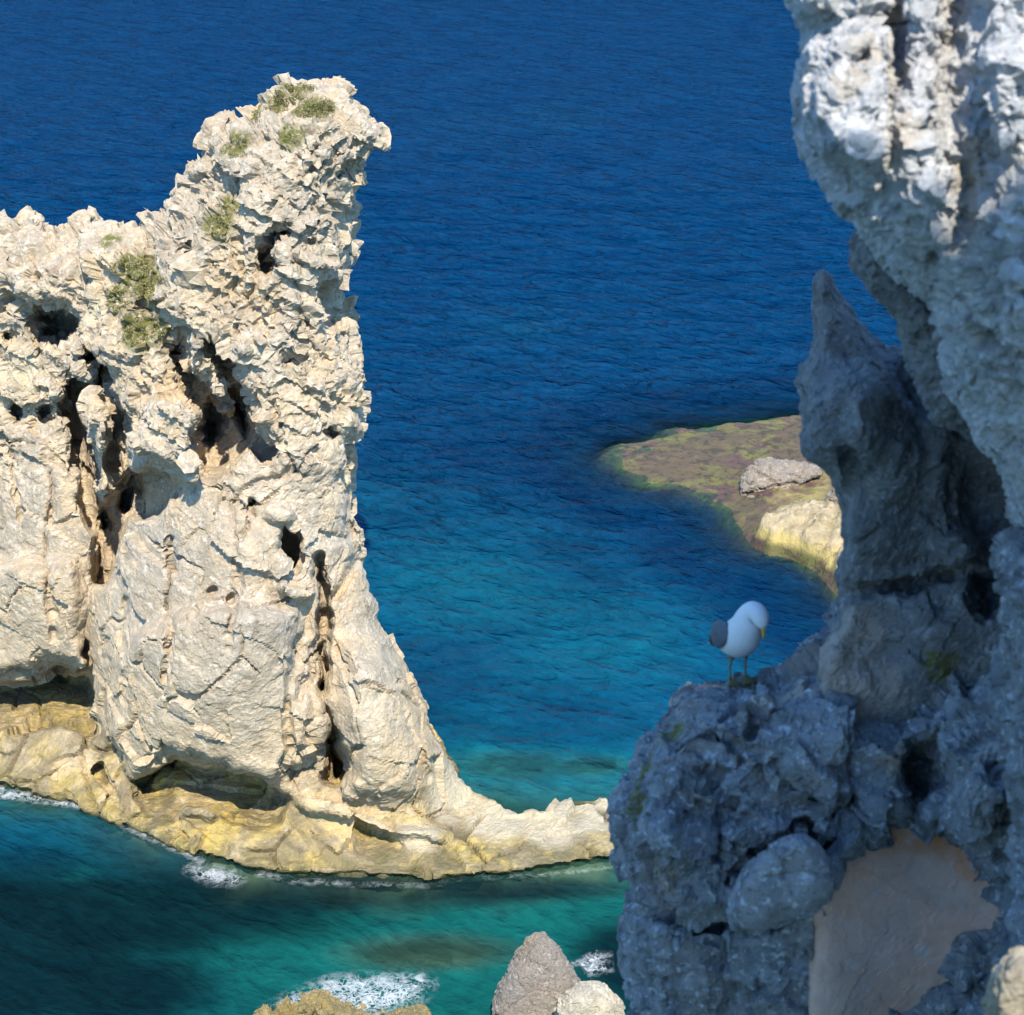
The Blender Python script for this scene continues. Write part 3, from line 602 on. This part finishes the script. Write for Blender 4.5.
# unseen slab added behind the viewer to shade the near rocks
def wall_mesh():
    st = .12; xs = np.arange(-1.9, 4.2, st); zs = np.arange(CZ-12, CZ+13, st)
    X, Z = np.meshgrid(xs, zs); x, z = X.ravel(), Z.ravel(); ny, nx = X.shape
    q = 4.92+.26*fbm(np.stack([xs*1.1, xs*0, xs*0], -1), 5, 41)
    top = CZ+(q+.788*1.7)/.616
    hx, hz = 2.97, CZ+5.85                                          # opening cut to let sun through to the corner block
    hole = ((x-hx)/.5)**2+((z-hz)/1.4)**2 < 1
    keep = ((z <= np.tile(top, ny)) & ~hole).reshape(ny, nx)
    Q = np.stack([x, z*0, z], -1); fy = -1.7+.25*fbm(Q*.5, 3, 42); by = fy-1.0
    I = np.arange(nx*ny).reshape(ny, nx); n = nx*ny; Fc = []
    V = np.concatenate([np.stack([x, fy, z], -1), np.stack([x, by, z], -1)])
    cell = keep[:-1, :-1] & keep[1:, :-1] & keep[:-1, 1:] & keep[1:, 1:]
    R, Cc = cell.shape
    for i, j in zip(*np.nonzero(cell)):
        a, b, c, d = I[i, j], I[i, j+1], I[i+1, j+1], I[i+1, j]
        Fc += [(a, d, c, b), (a+n, b+n, c+n, d+n)]
        if i == 0 or not cell[i-1, j]: Fc.append((a, b, b+n, a+n))
        if i == R-1 or not cell[i+1, j]: Fc.append((d, d+n, c+n, c))
        if j == 0 or not cell[i, j-1]: Fc.append((a, a+n, d+n, d))
        if j == Cc-1 or not cell[i, j+1]: Fc.append((b, c, c+n, b+n))
    return mesh_from('wall', V, Fc)
me = wall_mesh(); me = remesh(me, .07); rock_detail(me, .4, (.1, .2, .15, .08), 61, pits=.2)
for nm in ('moss', 'tan', 'warm', 'grey'): set_attr(me, nm, np.zeros(len(me.vertices)))
link('shade_wall', me, M['cliff'], cliff_root)

# ================================================================== SEABED AND SEA
stack_line = np.array([at_z(x, float(_yw(x)))[:2] for x in (-170., 0., 60., 130., 185., 250., 430., 520., 620., 640.)])
stack_ring = np.concatenate([stack_line, stack_line[::-1]+np.array([0, 7.])*np.linspace(.35, 1.3, len(stack_line))[:, None]])
# pale sand and rock banks: pixel centre, radii in metres, how far the bed rises to (metres below surface)
banks = [(450, 575, 9, 9, 4.5), (610, 640, 7, 7, 4.4), (540, 700, 7, 5, 4.8), (560, 770, 7, 3.0, 3.4), (380, 555, 5, 12, 6.0), (560, 120, 3, 5, 9.), (520, 330, 4, 5, 9.),
         (300, 930, 8, 3.2, 3.0), (480, 930, 7, 2.6, 2.7), (590, 905, 3, 2.5, 2.6), (420, 1010, 7, 3, 3.2), (150, 960, 7, 2.2, 5.0), (680, 800, 4, 4, 4.5), (800, 640, 5, 5, 5.5), (100, 1000, 8, 3, 5.5)]
banks_w = [(at_z(float(b[0]), float(b[1]))[:2], b[2], b[3], b[4]) for b in banks]
sub_rocks = [('dark weedy rock lying just below the surface right of the stack foot', (430, 952), 2.3, .75, -.40), ('dark sunken rock in blue water behind the low foot of the stack', (515, 765), 2.0, .9, -.8), ('brown sunken rock behind the pale tip of the stack foot', (590, 766), 1.3, .6, -.6)]
def bed_depth(x, y):
    Q = np.stack([x, y, np.zeros_like(x)], -1)
    d = 9+9*sstep(70, 150, y)+9*sstep(150, 320, y)
    for c, rx, ry, dep in banks_w:
        r = np.sqrt(((x-c[0])/rx)**2+((y-c[1])/ry)**2)+.35*fbm(Q*.16, 3, 71)
        d = d+(np.minimum(dep, d)-d)*(1-sstep(.0, 1.8, r))
    d = d*(1+.18*fbm(Q*.12, 4, 72))
    ds = -poly_dist(x, y, stack_ring)                        # metres away from the stack
    d = np.minimum(d, .1+1.0*np.maximum(ds+1.2*fbm(Q*.35, 3, 73), 0)+.15)
    dr = -poly_dist(x, y, reef_xy)
    d = np.minimum(d, 2.4+5.*np.maximum(dr, 0))
    return d
def near_attr(x, y):
    """water column above whatever lies below, for the sea sheet"""
    d = bed_depth(x, y); dr = poly_dist(x, y, reef_xy); d = np.where(dr > -2.6, np.minimum(d, np.maximum(-reef_h(x, y), 0.01)), d)
    for _, (px, py), rx, ry, top in sub_rocks:
        c = at_z(float(px), float(py)); r = np.sqrt(((x-c[0])/rx)**2+((y-c[1])/ry)**2)
        d = np.minimum(d, -top+np.maximum(r-.75, 0)*2.5)
    return d
def coords(lo, hi, fine_lo, fine_hi, st):
    f = np.arange(fine_lo, fine_hi, st); out = list(f); s = st; v = fine_hi
    while v < hi: out.append(v); s *= 1.18; v += s
    out.append(hi); s = st*1.2; v = fine_lo-s
    while v > lo: out.insert(0, v); s *= 1.25; v -= s
    out.insert(0, lo); return np.array(out)
def sheet(xs, ys, zf):
    X, Y = np.meshgrid(xs, ys); x, y = X.ravel(), Y.ravel(); nx, ny = len(xs), len(ys)
    I = np.arange(nx*ny).reshape(ny, nx)
    Fc = np.stack([I[:-1, :-1], I[:-1, 1:], I[1:, 1:], I[1:, :-1]], -1).reshape(-1, 4)
    return mesh_from('s', np.stack([x, y, zf(x, y)], -1), Fc.tolist()), x, y
xs = coords(-6000, 6000, -34, 40, .35); ys = coords(-300, 12000, 48, 140, .35)
def swell(x, y):
    Q = np.stack([x*.35+y*.12, y*.75-x*.1, np.zeros_like(x)], -1)
    return (.10*vnoise(Q*.55, 81)+.05*vnoise(Q*1.3, 82))*sstep(400, 200, y)
me, x, y = sheet(xs, ys, swell); set_attr(me, 'depth', np.clip(near_attr(x, y), 0, 40))
g = np.zeros(len(x)); Q = np.stack([x, y, x*0], -1)
# green plankton tint close inshore at the foot of the stack, seagrass beds darken the bottom
pz = at_z(150., 930.)
set_attr(me, 'green', sstep(63, 57.5, y+.02*x)*1.0)
gc = [((40, 850), 10, 4.2), ((130, 905), 9, 3.0), ((240, 895), 8, 1.6), ((10, 980), 6, 2.5), ((330, 885), 6, .9), ((20, 930), 7, 2.5), ((480, 890), 5, .8), ((560, 720), 5, 3.5), ((450, 690), 4, 5), ((590, 560), 4, 7), ((480, 470), 6, 9), ((650, 960), 2.5, 2.5), ((100, 990), 4, 2)]
w = np.zeros(len(x))
for (c, rx, ry) in gc:
    c = at_z(float(c[0]), float(c[1])); r = np.sqrt(((x-c[0])/rx)**2+((y-c[1])/ry)**2)+.45*fbm(Q*.3, 3, 85); w = np.maximum(w, 1-(sstep(.5, 1.35, r) if c[1] < 60.5 else sstep(.1, 1.5, r)))
rr = poly_dist(x, y, reef_xy)+1.2*fbm(Q*.25, 3, 87); w = np.maximum(w, 1.9*sstep(-8, -3, rr)*sstep(1.5, -.3, rr)); set_attr(me, 'weed', w); smooth(me)
def water_material():
    m, nt = mat_new('sea_water'); k = NT(nt); P = k.n('ShaderNodeNewGeometry').outputs['Position']
    dep = k.attr('depth')
    n0 = k.noise(k.scalev(P, (.035, .05, 1)), 1., 3, .5, .3)
    dv = k.math('MULTIPLY', k.math('ADD', dep, k.math('MULTIPLY', k.math('SUBTRACT', n0, .5), k.math('MULTIPLY', dep, .5))), 1/30.)
    blue = k.ramp(dv, [(0., (.02, .10, .09)), (.10, (.003, .085, .115)), (.18, (.002, .055, .105)), (.33, (.0012, .036, .092)), (.65, (.0006, .031, .090)), (1., (.0006, .029, .088))])
    grn = k.ramp(dv, [(0., (.03, .07, .05)), (.09, (.004, .075, .065)), (.20, (.002, .034, .038)), (.5, (.001, .016, .024))])
    body = k.mix(k.attr('green'), blue, grn)
    wd = k.mix(k.attr('green'), (.001, .020, .058), (.0015, .009, .013))
    body = k.mix(k.math('MULTIPLY', k.attr('weed'), k.math('ADD', k.math('MULTIPLY', k.attr('green'), .42), .5)), body, wd)
    # long swell bands and short chop, crests roughly facing the viewer with a slant
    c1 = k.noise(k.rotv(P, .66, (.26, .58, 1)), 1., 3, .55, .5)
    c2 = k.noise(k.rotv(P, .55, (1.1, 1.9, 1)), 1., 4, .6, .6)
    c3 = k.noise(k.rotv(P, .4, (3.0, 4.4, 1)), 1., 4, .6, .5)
    far = k.n('ShaderNodeSeparateXYZ', inp={0: P}).outputs[1]
    nb = k.bump(c1, k.maprange(far, 58, 100, .35, .9), 2.2); nb = k.bump(c2, k.maprange(far, 56, 95, .28, .9), .8, nb); nb = k.bump(c3, .4, .12, nb)
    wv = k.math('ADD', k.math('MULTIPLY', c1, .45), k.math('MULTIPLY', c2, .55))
    body = k.mix(k.ramp(wv, [(.36, 0.), (.62, 1.)]), k.mix(1., body, (.72, .74, .78), 'MULTIPLY'), k.mix(1., body, (1.25, 1.25, 1.2), 'MULTIPLY'))  # ripple highlights painted into the body colour: crests lighter, troughs darker
    fr = k.n('ShaderNodeFresnel', inp={'IOR': 1.33, 'Normal': nb}).outputs[0]
    gl = k.n('ShaderNodeBsdfGlossy', inp={'Color': (1, 1, 1, 1), 'Roughness': .12, 'Normal': nb}).outputs[0]
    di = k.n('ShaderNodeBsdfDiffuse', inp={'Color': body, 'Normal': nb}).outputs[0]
    tr = k.n('ShaderNodeBsdfTransparent', inp={'Color': (.72, .93, .90, 1)}).outputs[0]
    tf = k.math('MULTIPLY', k.math('EXPONENT', k.math('MULTIPLY', dep, -1.15)), .92)
    mx = k.n('ShaderNodeMixShader', inp={0: tf, 1: di, 2: tr}).outputs[0]
    mx = k.n('ShaderNodeMixShader', inp={0: k.math('MULTIPLY', fr, .045), 1: mx, 2: gl}).outputs[0]
    k.out(mx); return m
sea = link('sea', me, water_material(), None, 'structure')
me, x, y = sheet(coords(-6000, 6000, -34, 40, .8), coords(-300, 12000, 48, 140, .8), lambda x, y: -bed_depth(x, y))
def bed_material():
    m, nt = mat_new('sea_floor'); k = NT(nt); P = k.n('ShaderNodeNewGeometry').outputs['Position']
    col = k.mix(k.ramp(k.noise(P, .7, 5, .65, .4), [(.42, 0.), (.58, 1.)]), (.20, .19, .11), (.07, .075, .04))
    b = k.n('ShaderNodeBsdfDiffuse', inp={'Color': col}); k.out(b.outputs[0]); return m
smooth(me); bed_m = bed_material(); link('seabed', me, bed_m, None, 'structure')
def weedy():
    m, nt = mat_new('weedy_rock'); k = NT(nt); P = k.n('ShaderNodeNewGeometry').outputs['Position']
    col = k.mix(k.ramp(k.noise(P, 1.6, 6, .7), [(.42, 0.), (.6, 1.)]), (.045, .040, .022), (.14, .12, .05))
    b = k.n('ShaderNodeBsdfDiffuse', inp={'Color': col, 'Normal': k.bump(k.noise(P, 3, 5, .7), .6, .2)}); k.out(b.outputs[0]); return m
M['weedy'] = weedy()
for i, (lab, (px, py), rx, ry, top) in enumerate(sub_rocks):
    bm = bmesh.new(); bmesh.ops.create_icosphere(bm, subdivisions=5, radius=1)
    me = bpy.data.meshes.new('r'); bm.to_mesh(me); bm.free(); V, N = get_vn(me)
    c = at_z(float(px), float(py)); dep = 3.0
    V = V*np.array([rx, ry, dep])
    set_v(me, V); rock_detail(me, .8, (.12, .2, .14, .05), 100+i, pits=.2)
    V, N = get_vn(me); V[:, 2] += top-V[:, 2].max()+.12; V[:, :2] += c[:2]; set_v(me, V)
    tag(link('submerged_rock', me, M['weedy']), lab, 'rock')

# foam: thin lacy sheets on the surface
def foam_material():
    m, nt = mat_new('sea_foam'); k = NT(nt); P = k.n('ShaderNodeNewGeometry').outputs['Position']; e = k.attr('edge')
    v = k.n('ShaderNodeTexVoronoi', feature='DISTANCE_TO_EDGE', inp={'Vector': k.n('ShaderNodeVectorMath', operation='ADD', inp={0: P, 1: k.n('ShaderNodeVectorMath', operation='SCALE', inp={0: k.n('ShaderNodeTexNoise', inp={'Vector': P, 'Scale': 2.2, 'Detail': 4}).outputs['Color'], 3: .95}).outputs[0]}).outputs[0], 'Scale': 4.4}).outputs['Distance']
    n = k.noise(P, 1.1, 6, .7, .6)
    th = k.math('MULTIPLY', k.math('SUBTRACT', k.math('ADD', e, k.math('MULTIPLY', k.math('SUBTRACT', n, .5), 2.4)), .40), .26)
    a = k.math('MULTIPLY', k.maprange(k.math('SUBTRACT', th, v), -.05, .14), .42)
    a = k.math('MAXIMUM', a, k.math('MULTIPLY', k.math('MULTIPLY', e, k.ramp(k.noise(P, 2.2, 7, .72, .8), [(.46, 0.), (.72, 1.)])), .85))
    b = k.n('ShaderNodeBsdfDiffuse', inp={'Color': (.82, .84, .84, 1)}).outputs[0]; t = k.n('ShaderNodeBsdfTransparent').outputs[0]
    k.out(k.n('ShaderNodeMixShader', inp={0: a, 1: t, 2: b}).outputs[0]); return m
M['foam'] = foam_material()
def foam(label, poly, soft=.8, gain=1.0, z=.06, over=None):
    pxy = xy_of(poly); a0 = pxy.min(0)-.3; a1 = pxy.max(0)+.3
    def hf(x, y):
        h = swell(x, y)+z
        if over is not None:
            for i in range(len(x)):
                hit = over.ray_cast(Vector((x[i], y[i], 8)), Vector((0, 0, -1)))
                if hit[0] is not None: h[i] = max(h[i], min(hit[0].z+.03, .9))
        return h
    me = grid_mesh(a0[0], a1[0], a0[1], a1[1], .12, hf)
    V, N = get_vn(me); d = poly_dist(V[:, 0], V[:, 1], pxy)
    set_attr(me, 'edge', gain*sstep(0, soft, d))
    bm = bmesh.new(); bm.from_mesh(me); bm.verts.ensure_lookup_table()
    bmesh.ops.delete(bm, geom=[bm.verts[i] for i in np.nonzero(d < 0)[0]], context='VERTS'); bm.to_mesh(me); bm.free()
    smooth(me); o = link('sea_foam', me, M['foam']); tag(o, label, 'foam', 'patches of foam on the water', 'stuff')
foam('white foam line at the far left waterline of the stack', [(-40, 775), (0, 783), (50, 793), (110, 812), (150, 830), (150, 838), (90, 815), (40, 806), (0, 800), (-40, 795)], .35, .75)
foam('thin wash of foam along the middle of the stack base', [(255, 868), (300, 876), (360, 882), (430, 884), (470, 876), (470, 884), (430, 892), (350, 890), (290, 886), (250, 878)], .4, .55)
foam('thin wash of foam left of the ochre base corner', [(120, 822), (150, 834), (190, 850), (215, 862), (200, 868), (160, 850), (118, 832)], .3, .5)
foam('thin wash of foam below the pale right toe of the stack', [(480, 876), (540, 872), (600, 864), (628, 862), (628, 868), (600, 872), (540, 880), (482, 884)], .3, .45)
foam('lacy foam in the corner where the ochre base juts out', [(180, 862), (215, 862), (240, 868), (255, 880), (240, 892), (205, 890), (178, 876)], .7, .75)
foam('small foam fleck below the crack at the stack foot', [(470, 868), (510, 864), (515, 872), (480, 878)], .4, .8)
foam('broad breaking foam trailing right of the ochre awash rock', [(250, 1010), (285, 988), (325, 970), (370, 968), (435, 968), (448, 985), (428, 1008), (380, 1024), (300, 1030)], 1.0, .95)
foam('small foam patch beside the pale yellowish boulder', [(562, 964), (585, 952), (615, 950), (618, 974), (590, 982)], .5, .9)

# ================================================================== GULL
def gull():
    hit = px_on(D_b, 741, 686)
    cand = [h for h in [px_on(D_b, 737., float(q)) for q in range(678, 696)] if h[0] is not None and h[1].z > .2]
    p = (cand[0] if cand else hit)[0] if (cand or hit[0] is not None) else Vector(at_y(741, 686, 10.2))
    return Vector(p)
gp = gull()
def plain(name, col, rough=.7, bump=0., second=None, scale=60):
    m, nt = mat_new(name); k = NT(nt); P = k.n('ShaderNodeTexCoord').outputs['Object']; n = k.noise(P, scale, 4, .6)
    c = k.mix(n, col, second or tuple(x*.82 for x in col))
    i = {'Base Color': c, 'Roughness': rough, 'Specular IOR Level': .2}
    if bump: i['Normal'] = k.bump(n, bump, .004)
    b = k.n('ShaderNodeBsdfPrincipled', inp=i); k.out(b.outputs[0]); return m
def loft(rings, n=20):
    """rings: (centre, axis-right, axis-up, rx, ry)"""
    V, Fc = [], []
    for c, ax, up, rx, ry in rings:
        for i in range(n):
            a = 2*math.pi*i/n; V.append(Vector(c)+Vector(ax)*rx*math.cos(a)+Vector(up)*ry*math.sin(a))
    for r in range(len(rings)-1):
        for i in range(n):
            j = (i+1) % n; Fc.append((r*n+i, r*n+j, (r+1)*n+j, (r+1)*n+i))
    Fc.append(tuple(range(n))[::-1]); Fc.append(tuple((len(rings)-1)*n+i for i in range(n)))
    return [tuple(v) for v in V], Fc
def spine(pts, n=20, sub=4):
    """smooth tube along pts = (x, y, z, half width, half height)"""
    P = np.array(pts, float); m = len(P); T = np.linspace(0, m-1, (m-1)*sub+1); out = []
    def cr(t):
        i = min(int(t), m-2); f = t-i; p0, p1, p2, p3 = P[max(i-1, 0)], P[i], P[i+1], P[min(i+2, m-1)]
        return .5*((2*p1)+(p2-p0)*f+(2*p0-5*p1+4*p2-p3)*f*f+(3*p1-p0-3*p2+p3)*f**3)
    S = [cr(t) for t in T]
    for i, s in enumerate(S):
        d = Vector((S[min(i+1, len(S)-1)]-S[max(i-1, 0)])[:3]).normalized()
        side = Vector((0, 1, 0)); side = (side-d*side.dot(d)).normalized(); up = d.cross(side)*-1
        out.append((s[:3], side, up, max(s[3], .002), max(s[4], .002)))
    return loft(out, n)
GS = 1.37
root = empty('gull', gp); tag(root, 'white gull with grey wings preening on the shaded ledge, head bent down', 'gull')
root.rotation_euler = (0, 0, math.radians(-72)); root.scale = (GS,)*3
M['white'] = plain('white_plumage', (.70, .71, .72), .85, .6); M['wing'] = plain('slate_wing', (.13, .15, .18), .75, .5, (.075, .085, .10))
M['black'] = plain('black_feather', (.02, .02, .022), .6); M['bill'] = plain('yellow_bill', (.50, .33, .05), .4); M['legy'] = plain('yellow_leg', (.25, .19, .08), .6)
def gpart(name, VF, mat, parent=None):
    me = mesh_from(name, VF[0], VF[1]); smooth(me); me.materials.append(mat)
    o = bpy.data.objects.new(name, me); C.objects.link(o); o.parent = parent or root; return o
# local frame: +x forward, +z up, feet at z=0
body = spine([(-.20, 0, .085, .028, .012), (-.15, 0, .115, .045, .034), (-.09, 0, .155, .070, .066), (-.015, 0, .200, .084, .090), (.035, 0, .250, .084, .092), (.062, .002, .305, .072, .078), (.072, .008, .352, .060, .064), (.088, .018, .384, .051, .054), (.116, .028, .394, .045, .044), (.142, .034, .376, .039, .038), (.156, .037, .352, .027, .027), (.160, .038, .338, .011, .011)], 24)
gb = gpart('body', body, M['white'])
bill = spine([(.152, .036, .358, .012, .013), (.164, .040, .330, .010, .012), (.166, .042, .300, .007, .009), (.158, .042, .284, .002, .003)], 12)
gpart('bill', bill, M['bill'])
for s in (-1, 1):
    bm = bmesh.new(); bmesh.ops.create_uvsphere(bm, u_segments=12, v_segments=8, radius=.0065, matrix=Matrix.Translation((.137, .033+s*.036, .384)))
    me = bpy.data.meshes.new('eye'); bm.to_mesh(me); bm.free(); me.materials.append(M['black']); smooth(me); o = bpy.data.objects.new('eye', me); C.objects.link(o); o.parent = root
    wing = spine([(.030, s*.070, .290, .012, .030), (.00, s*.086, .258, .018, .058), (-.06, s*.084, .208, .018, .062), (-.13, s*.064, .158, .015, .046), (-.19, s*.048, .114, .012, .028), (-.23, s*.036, .088, .007, .014)], 16)
    wo = gpart('wing', wing, M['wing'])
    tip = spine([(-.15, s*.060, .138, .016, .034), (-.21, s*.040, .098, .013, .026), (-.27, s*.022, .062, .007, .012), (-.30, s*.010, .042, .002, .003)], 12)
    gpart('wing_tip', tip, M['black'], wo)
    leg = spine([(.004, s*.036, .150, .022, .024), (.006, s*.037, .115, .010, .011), (.004, s*.038, .085, .0052, .0052), (-.004, s*.038, .075, .0065, .0065), (.004, s*.038, .04, .0045, .0045), (.010, s*.038, .006, .007, .006)], 12)
    lo = gpart('leg', leg, M['legy'])
    fv, ff = [], []
    c = Vector((.008, s*.038, .010)); toes = [Vector((.068, s*.038+q, .003)) for q in (-.032, 0., .032)]
    fv = [c+Vector((-.016, -.006, 0)), c+Vector((-.016, .006, 0)), *toes, (toes[0]+toes[1])/2-Vector((.012, 0, 0)), (toes[1]+toes[2])/2-Vector((.012, 0, 0))]
    lowv = [v-Vector((0, 0, .008)) for v in fv]; n = 7; loop = [0, 2, 5, 3, 6, 4, 1]
    ff = [tuple(loop), tuple(i+n for i in loop[::-1])]+[(loop[i], loop[i]+n, loop[(i+1) % n]+n, loop[(i+1) % n]) for i in range(n)]
    gpart('foot', ([tuple(v) for v in fv+lowv], ff), M['legy'], lo)
tl = loft([((-.17, 0, .118), (0, 1, 0), (0, 0, 1), .038, .016), ((-.22, 0, .082), (0, 1, 0), (0, 0, 1), .044, .009), ((-.25, 0, .060), (0, 1, 0), (0, 0, 1), .046, .004)], 16)
gpart('tail', tl, M['white'])

# ================================================================== LIGHT, SKY, CAMERA
w = bpy.data.worlds.new('World'); bpy.context.scene.world = w; w.use_nodes = True; nt = w.node_tree; nt.nodes.clear()
sky = nt.nodes.new('ShaderNodeTexSky'); sky.sky_type = 'NISHITA'; sky.sun_disc = False; sky.sun_elevation = SUN_EL
sky.sun_rotation = math.atan2(SUN[0], SUN[1]); sky.air_density = 1.7; sky.dust_density = .1; sky.ozone_density = 3.0
bg = nt.nodes.new('ShaderNodeBackground'); bg.inputs[1].default_value = .15; ow = nt.nodes.new('ShaderNodeOutputWorld')
clear = nt.nodes.new('ShaderNodeMix'); clear.data_type = 'RGBA'; clear.blend_type = 'MULTIPLY'; clear.inputs[0].default_value = 1.; clear.inputs[7].default_value = (.64, .95, 1.32, 1)   # clear deep blue zenith air
nt.links.new(sky.outputs[0], clear.inputs[6]); nt.links.new(clear.outputs[2], bg.inputs[0]); nt.links.new(bg.outputs[0], ow.inputs[0])
L = bpy.data.lights.new('sun', 'SUN'); L.energy = 4.9; L.angle = math.radians(.53); L.color = (1., .905, .745)
lo = bpy.data.objects.new('sun', L); C.objects.link(lo); lo.rotation_euler = Vector(SUN).to_track_quat('Z', 'Y').to_euler(); lo.location = (0, -20, 90)
cam = bpy.data.cameras.new('camera'); cam.sensor_width = 36; cam.sensor_fit = 'HORIZONTAL'; cam.lens = F/W*36; cam.clip_start = .1; cam.clip_end = 30000
co = bpy.data.objects.new('camera', cam); C.objects.link(co); co.location = (0, 0, CZ); co.rotation_euler = (math.pi/2-PITCH, 0, 0)
cam.dof.use_dof = True; cam.dof.focus_distance = 68; cam.dof.aperture_fstop = 4.0
S = bpy.context.scene; S.camera = co
S.view_settings.view_transform = 'Standard'; S.view_settings.look = 'None'; S.view_settings.exposure = .80; S.view_settings.gamma = 1
S.render.engine = 'CYCLES'; S.cycles.use_denoising = True; S.cycles.max_bounces = 8; S.cycles.transparent_max_bounces = 12; S.cycles.caustics_reflective = False; S.cycles.caustics_refractive = False
